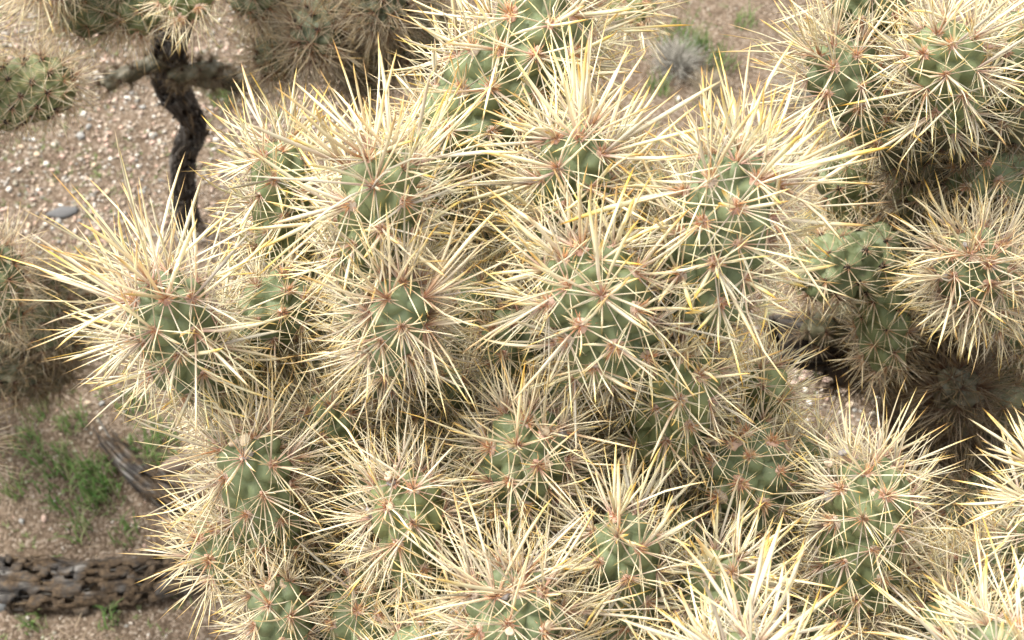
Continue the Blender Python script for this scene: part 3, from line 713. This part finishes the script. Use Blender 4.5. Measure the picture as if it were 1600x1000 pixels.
DEADJ = dict(age=1.8, sw=.0008, nc=8, dd=.04, detail=.6, chain_n=1)
RIGHT = [
    ((1288, 85), (1385, 190), .60, 56, 150, dict(YOUNG, age=.2, dd=.04, sw=.0016)),
    ((1345, -40), (1370, 60), .60, 54, 130, dict(MID, age=.25, dd=.04)),
    ((1475, 60), (1485, 165), .56, 56, 145, dict(YOUNG, age=.1, dd=.05, sw=.0014, tint=.5, nc=7)),
    ((1600, 40), (1590, 160), .58, 52, 130, dict(MID, age=.1, dd=.05)),
    ((1440, 170), (1430, 280), .67, 48, 100, dict(OLDJ, dd=.05)),
    ((1480, 255), (1640, 260), .68, 54, 90, dict(OLDJ, dd=.02, nc=2, tint=.1)),
    ((1515, 395), (1540, 470), .60, 58, 135, dict(MID, age=.5, dd=.07, nc=9, sw=.0014, knobs=6)),
    ((1245, 425), (1390, 400), .75, 52, 80, dict(OLDJ, age=.9, dd=.02, nc=2, tint=.3)),
    ((1385, 570), (1375, 440), .80, 40, 80, dict(OLDJ, age=.9, dd=-.03, nc=2, tint=.5, nochain=True)),
    ((1305, 240), (1340, 320), .76, 44, 85, dict(OLDJ, age=.8, dd=.03, nc=3, tint=.3)),
    ((1495, 595), (1500, 650), .76, 36, 115, dict(age=1.85, sw=.0010, nc=10, dd=.06)),
    ((1300, 572), (1400, 560), .95, 40, 75, dict(DEADJ, age=2.)), ((1262, 512), (1340, 520), .91, 26, 60, dict(DEADJ, age=1.75)),
    ((1510, 760), (1540, 830), .82, 48, 95, dict(DEADJ, age=1.35, detail=1.)),
    ((1585, 560), (1600, 660), .82, 44, 85, dict(DEADJ, age=1.3)),
    ((1400, 330), (1410, 430), .78, 44, 85, dict(age=1.2, sw=.0010, nc=5, dd=.05)),
    ((1600, 420), (1610, 520), .74, 48, 90, dict(OLDJ, age=.8, dd=.05)),
    ((1420, 690), (1450, 760), .95, 40, 80, DEADJ), ((1300, 500), (1370, 500), .95, 30, 65, dict(DEADJ, age=1.6)),
    ((1590, 760), (1610, 830), .85, 44, 90, dict(DEADJ, age=1.5)),
    ((1420, 500), (1440, 560), .92, 42, 85, dict(DEADJ, age=1.6)), ((1560, 640), (1570, 710), .90, 42, 85, DEADJ),
    ((1400, 610), (1440, 660), 1.0, 40, 75, dict(DEADJ, age=1.9)), ((1470, 670), (1480, 740), .94, 42, 85, dict(DEADJ, age=1.9)),
    ((1450, 800), (1470, 860), .95, 42, 85, dict(DEADJ, age=1.6)), ((1575, 690), (1590, 760), .92, 42, 85, DEADJ),
    ((1340, 350), (1380, 420), .85, 42, 80, dict(DEADJ, age=1.3)), ((1520, 520), (1530, 600), .88, 42, 85, DEADJ),
    ((1385, 230), (1400, 320), .76, 42, 85, dict(DEADJ, age=1.1)), ((1600, 330), (1610, 420), .80, 46, 85, dict(DEADJ, age=1.1)),
    ((1270, 350), (1330, 380), .85, 40, 75, dict(DEADJ, age=1.4)),
    ((1400, 560), (1440, 610), .86, 38, 80, DEADJ), ((1560, 600), (1570, 660), .80, 38, 90, dict(DEADJ, age=1.6)), ((1430, 640), (1450, 700), .84, 38, 85, dict(DEADJ, age=1.9)),
    ((1530, 690), (1540, 760), .82, 40, 90, dict(DEADJ, age=1.9)), ((1380, 480), (1410, 540), .86, 36, 80, dict(DEADJ, age=1.7)), ((1460, 740), (1470, 810), .84, 38, 90, dict(DEADJ, age=1.6)),
]
RB = ground_at(1500, 640)
nR = [at(1440, 330, .88), at(1500, 480, .92), at(1520, 620, .98), at(1420, 560, 1.0), at(1560, 300, .84), at(1460, 720, 1.05)]
top = RB.lerp(nR[1], .55)
tpR = [([RB, RB.lerp(top, .5) + Vector((.01, 0, 0)), top], [.036, .032, .027])] + [([top, top.lerp(q, .5) + Vector((0, 0, -.015)), q], [.022, .018, .015]) for q in nR]
tpR.append(([nR[3], at(1330, 530, .98), at(1265, 535, .95), at(1205, 532, .94)], [.016, .015, .015, .014]))
cactus('cholla_cactus', RB, 'tangled cholla at the right with yellow tips above and brown dead joints below', RIGHT, nR, tpR, 1.55, .026, .6, 200, 160, 23)

BACK = [
    ((95, 25), (190, -10), .95, 46, 85, dict(OLDJ, age=1.2, dd=.02, nc=3, tint=.2)),
    ((205, 45), (230, -30), .97, 40, 80, dict(OLDJ, age=1.05, dd=-.01, nc=3, tint=.4, nochain=True)),
    ((285, 22), (300, -70), .86, 46, 72, dict(MID, age=.5, dd=.01, nc=4, tint=.8, sw=.0010)),
    ((400, 20), (390, -60), .98, 44, 85, dict(OLDJ, age=1.3, dd=.01, nc=4)),
    ((492, 78), (505, -10), .95, 40, 105, dict(age=1.55, sw=.0009, nc=6, dd=.06, knobs=5)),
    ((590, 30), (600, -50), .95, 46, 100, dict(age=1.55, sw=.0009, nc=9, dd=.05)),
    ((560, 130), (580, 60), 1.02, 42, 85, dict(age=1.65, sw=.0009, nc=8, dd=.05)),
    ((670, 90), (640, 0), 1.02, 44, 90, dict(age=1.55, sw=.0009, nc=8, dd=.05)),
    ((430, 110), (460, 20), 1.05, 40, 85, dict(age=1.5, sw=.0008, nc=6, dd=.05)),
    ((1000, 30), (960, -40), .92, 36, 80, dict(MID, age=.4, dd=.03, tint=.9, nc=5)),
    ((45, -20), (120, -80), .9, 44, 95, dict(OLDJ, dd=.02)),
]
TB = ground_at(292, 345)
t1 = at(290, 170, 1.43); t2 = at(262, 85, 1.27); t3 = at(290, -20, 1.12); t4 = at(330, -90, 1.08)
nB = [t3, t4, at(480, -40, 1.1), at(620, -40, 1.12), at(180, -70, 1.1), at(880, -110, 1.1)]
ta = at(284, 270, 1.60); tb = at(302, 205, 1.49); tc_ = at(262, 125, 1.34)
tpB = [([TB + Vector((0, 0, -.02)), ta, tb, t1, tc_, t2, t3, t4], [.013, .0115, .0125, .012, .0135, .0135, .014, .014]),
       ([t4, t4.lerp(nB[2], .5), nB[2], nB[3], nB[5]], [.020, .018, .018, .016, .013]), ([t3, nB[4]], [.018, .015])]
bc = cactus('cholla_cactus', TB, 'background cholla on a bare grey trunk at the upper left, cut by the top edge', BACK, nB, tpB, 1.65, .024, .6, 0, 60, 37, stem_nu=60)
for side, sd in ((Vector((0, -1, 0)), 1), (Vector((-1, 0, 0)), 2), (Vector((1, 0, 0)), 3)):
    fibres([TB + side * .003, ta + side * .003, tb + side * .003, tc_ + side * .003, t2 + side * .003], .013, bc, 50, 500 + sd, 1.)
# dead fuzzy side branches on its trunk
for k, (a, b, z0, z1, rr) in enumerate([((160, 132), (258, 92), 1.24, 1.26, .008), ((400, 132), (275, 115), 1.24, 1.27, .009), ((345, 105), (270, 118), 1.22, 1.27, .008)]):
    make_joint(bc, at(*b, z1), at(*a, z0), rr, 8800 + k, .021, .0006, 26, 16, 1.85, 0, .9, single=False)
PICK_DONE = [r for r in PICK if r['o'].name and r['root'] is bc][-3:]
_save = PICK[:]; PICK.clear(); PICK.extend(PICK_DONE); finish_spines(bc, 0, 0); PICK.clear(); PICK.extend(_save)

LEFT = [
    ((105, 125), (-45, 165), .90, 48, 70, dict(age=1.15, sw=.0008, dd=.03, nc=2, tint=.8)),
    ((-2, 395), (-10, 500), .85, 40, 88, dict(OLDJ, age=1.15, dd=.05, nc=5, sw=.0009)),
    ((-60, 50), (-110, 130), .85, 46, 70, dict(OLDJ, dd=.04)),
    ((70, 440), (60, 520), 1.05, 40, 85, dict(age=1.45, sw=.0009, nc=7, dd=.05)),
    ((140, 440), (80, 490), 1.12, 36, 80, dict(age=1.4, sw=.0009, nc=8, dd=.03)),
    ((120, 520), (50, 540), 1.12, 36, 80, dict(age=1.6, sw=.0009, nc=7, dd=.03)),
    ((40, 555), (10, 590), 1.1, 40, 80, dict(age=1.7, sw=.0009, nc=7, dd=.03)),
    ((100, 575), (20, 590), 1.15, 34, 70, dict(age=1.7, sw=.0009, nc=7, dd=.03)),
    ((-60, 690), (-100, 720), 1.0, 40, 110, dict(age=1.5, sw=.0008, nc=6, dd=.03)),
]
LB = ground_at(-130, 560)
nL = [at(-90, 560, 1.1), at(-110, 300, 1.0), at(-60, 520, 1.15), at(-140, 700, 1.1)]
tpL = [([LB, LB.lerp(nL[0], .5), nL[0]], [.034, .03, .024])] + [([nL[0], nL[0].lerp(q, .5), q], [.022, .018, .015]) for q in nL[1:]]
cactus('cholla_cactus', LB, 'cholla at the left edge with brown dead lower joints over the gravel', LEFT, nL, tpL, 1.6, .024, .6, 0, 60, 53)

# ------------------------------------------------------------------ dead wood on the ground
p0, p1, p2, p3 = ground_at(-120, 890), ground_at(50, 915), ground_at(190, 912), ground_at(420, 862)
lift = Vector((0, 0, .012))
log = empty('fallen_log', (p1.x, p1.y, gh(p1.x, p1.y)))
tag(log, 'rotten hollow cholla log lying on the soil at the lower left', 'log')
holed_tube('log_shell', [p0 + lift, p1 + lift, p2 + lift, p3 + lift], [.024, .026, .023, .018], log, 61, nu=96, seg=.0028, hole=.44, rough=.42, flat=.52, hl=.026, hn=11, hmin=-.25)
fibres([p0 + lift, p1 + lift, p2 + lift, p3 + lift], .024, log, 260, 411)
p0, p1, p2 = ground_at(168, 690), ground_at(235, 755), ground_at(330, 810)
br = empty('dead_branch', (p1.x, p1.y, gh(p1.x, p1.y)))
tag(br, 'dark dead cholla branch with slotted wood lying left of the plant', 'branch')
holed_tube('branch_shell', [p0 + lift, p1 + lift, p2 + lift], [.010, .014, .015], br, 67, nu=64, seg=.0028, hole=.42, rough=.45, flat=.7, hl=.040, hn=8)

fibres([p0 + lift, p1 + lift, p2 + lift], .013, br, 70, 413, .7)

# ------------------------------------------------------------------ grass and a dry shrub
def blades(n, spread, h, g, tones, wid=.0016, lean=.5):
    Vs, Fs, Ts, k = [], [], [], 0
    for i in range(n):
        a = g.uniform(0, 6.28); r = spread * math.sqrt(g.random()); b = np.array([r * math.cos(a), r * math.sin(a), -.002])
        da = g.uniform(0, 6.28); d = np.array([math.cos(da), math.sin(da), 0]); s = np.array([-d[1], d[0], 0]); hh = h * g.uniform(.4, 1.1); le = lean * g.uniform(.2, 1.2) * hh
        tn = tones[g.integers(0, len(tones))] * g.uniform(.75, 1.2)
        for q in (0, .35, .7, 1.):
            c = b + np.array([0, 0, 1]) * hh * (q - .25 * q * q) + d * le * q * q; wd = wid * (1 - q ** 1.6) * .5 + .00006
            Vs += [c - s * wd, c + s * wd]; Ts += [tn, tn]
        for q in range(3): Fs.append((k + 2 * q, k + 2 * q + 1, k + 2 * q + 3, k + 2 * q + 2))
        k += 8
    return np.array(Vs), np.array(Fs), np.array(Ts)
GT = np.array([(.09, .18, .045), (.12, .22, .055), (.16, .24, .07), (.24, .26, .12)])
tufts = [
    (110, 760, .035, 90, 'thick bright green grass tuft, largest of those above the log'),
    (150, 735, .024, 55, 'green grass tuft just right of the largest tuft above the log'),
    (165, 770, .020, 40, 'low green grass tuft nearest the dead branch'),
    (80, 715, .022, 45, 'loose green grass tuft just above the largest tuft'),
    (42, 690, .018, 34, 'small green grass tuft near the left edge'),
    (22, 755, .015, 22, 'tiny green grass tuft at the left edge'),
    (60, 640, .016, 24, 'sparse grass tuft below the brown dead joints at the left'),
    (112, 655, .017, 30, 'small grass tuft under the lowest spines of the leftmost star'),
    (205, 625, .018, 30, 'grass tuft half hidden under the leftmost star of spines'),
    (240, 690, .030, 70, 'broad grass tuft beside the upper end of the dead branch'),
    (255, 700, .020, 30, 'thin grass tuft behind the dead branch'),
    (120, 825, .014, 20, 'small grass tuft directly above the log'),
    (195, 830, .016, 22, 'sparse grass tuft right of the largest tuft, near the log'),
    (55, 975, .012, 18, 'tiny grass sprig below the log at the lower left'),
    (170, 968, .012, 20, 'tiny grass sprig below the middle of the log'),
    (1062, 50, .030, 60, 'green grass tuft at the top, left of the upper right plant'),
    (1100, 70, .028, 55, 'green grass tuft right of the dry grey shrub'),
    (1130, 95, .020, 35, 'small green tuft nearest the upper right plant'),
    (1030, 130, .018, 30, 'green tuft below the dry grey shrub'),
    (1165, 30, .016, 24, 'faint green tuft at the top on bare brown soil'),
    (350, 160, .018, 34, 'green tuft beside the grey trunk at the upper left'),
]
for i, (px, py, sp_, n, lb) in enumerate(tufts):
    p = ground_at(px, py); g = np.random.default_rng(300 + i)
    V, F, T = blades(int(n * 1.5), sp_ * 1.2, .034 + sp_ * .45, g, GT, .0022)
    o = link('grass_tuft', mesh_np('grass_tuft', V, F, M['leaf'], True, {'tone': T})); o.location = (p.x, p.y, gz(p.x, p.y)); tag(o, lb, 'grass tuft', 'grass tufts on the soil')
def build_sprouts():
    g = np.random.default_rng(5); r = random.Random(8); Vs, Fs, Ts, k, n = [], [], [], 0, 0
    while n < 1500:
        x, y = r.uniform(-.95, .7), r.uniform(.45, 1.9); px, py, z = project((x, y, 0))
        if not (-60 < px < 1650 and -60 < py < 1050): continue
        cl = mnoise.noise((x * 7, y * 7, 3.3))
        if cl < r.uniform(-.1, .5) - (.25 if px < 480 and py < 330 else 0): continue
        V, F, T = blades(r.randrange(3, 7), .004, .009, g, np.array([(.13, .19, .055), (.18, .23, .08), (.22, .25, .11)]), .0022, 1.2)
        Vs.append(V + np.array([x, y, gz(x, y)])); Fs.append(F + k); Ts.append(T); k += len(V); n += 1
    o = link('sprouts', mesh_np('sprouts', np.concatenate(Vs), np.concatenate(Fs), M['leaf'], True, {'tone': np.concatenate(Ts)}))
    tag(o, 'tiny green sprouts coming up through the gravel', 'sprouts', kind='stuff')
build_sprouts()
def shrub(px, py, n, size, tones, label, seed):
    p = ground_at(px, py); g = np.random.default_rng(seed)
    d = norm(g.normal(size=(n, 3)) * np.array([1, 1, .5]) + np.array([0, 0, .55])); O = d * g.uniform(0, size * .5, (n, 1)); O[:, 2] = np.abs(O[:, 2])
    V, F, a, vr = spine_batch(O, norm(d + .4 * g.normal(size=(n, 3))), g.uniform(.3, .8, n) * size, np.full(n, .0011), 'thin', g, .3)
    o = link('dry_shrub', mesh_np('dry_shrub', V, F, M['twig'], True, {'tone': np.repeat(np.array(tones)[g.integers(0, len(tones), n)], THIN_V, 0)}))
    o.location = (p.x, p.y, gz(p.x, p.y)); tag(o, label, 'shrub')
shrub(1060, 90, 420, .060, [(.36, .34, .29), (.44, .41, .35), (.26, .24, .20)], 'dry grey tangled shrub on bare soil between the plants at the top', 71)
shrub(1110, 130, 260, .045, [(.32, .27, .19), (.40, .33, .23)], 'low straw coloured dry tuft just below the grey shrub', 73)
shrub(1250, 150, 260, .055, [(.22, .21, .18), (.30, .29, .24)], 'dim grey dry tuft behind the spines of the upper right plant', 75)
def build_litter():
    g = np.random.default_rng(21); r = random.Random(31); O = []
    while len(O) < 1600:
        x, y = r.uniform(-1, 1), r.uniform(.4, 1.9); px, py, z = project((x, y, 0))
        if -60 < px < 1660 and -60 < py < 1060: O.append((x, y, gz(x, y) + .003))
    O = np.array(O); n = len(O); a = g.uniform(0, 6.28, n)
    D = norm(np.stack([np.cos(a), np.sin(a), g.normal(0, .12, n)], -1))
    V, F, _, _ = spine_batch(O, D, g.uniform(.008, .026, n), np.full(n, .0008), 'thin', g, .1)
    T = np.repeat(np.array([(.34, .25, .16), (.44, .35, .24), (.22, .15, .10)])[g.integers(0, 3, n)], THIN_V, 0)
    tag(link('fallen_spines', mesh_np('fallen_spines', V, F, M['twig'], True, {'tone': T})), 'fallen dry spines and straw littering the soil', 'litter', kind='stuff')
build_litter()
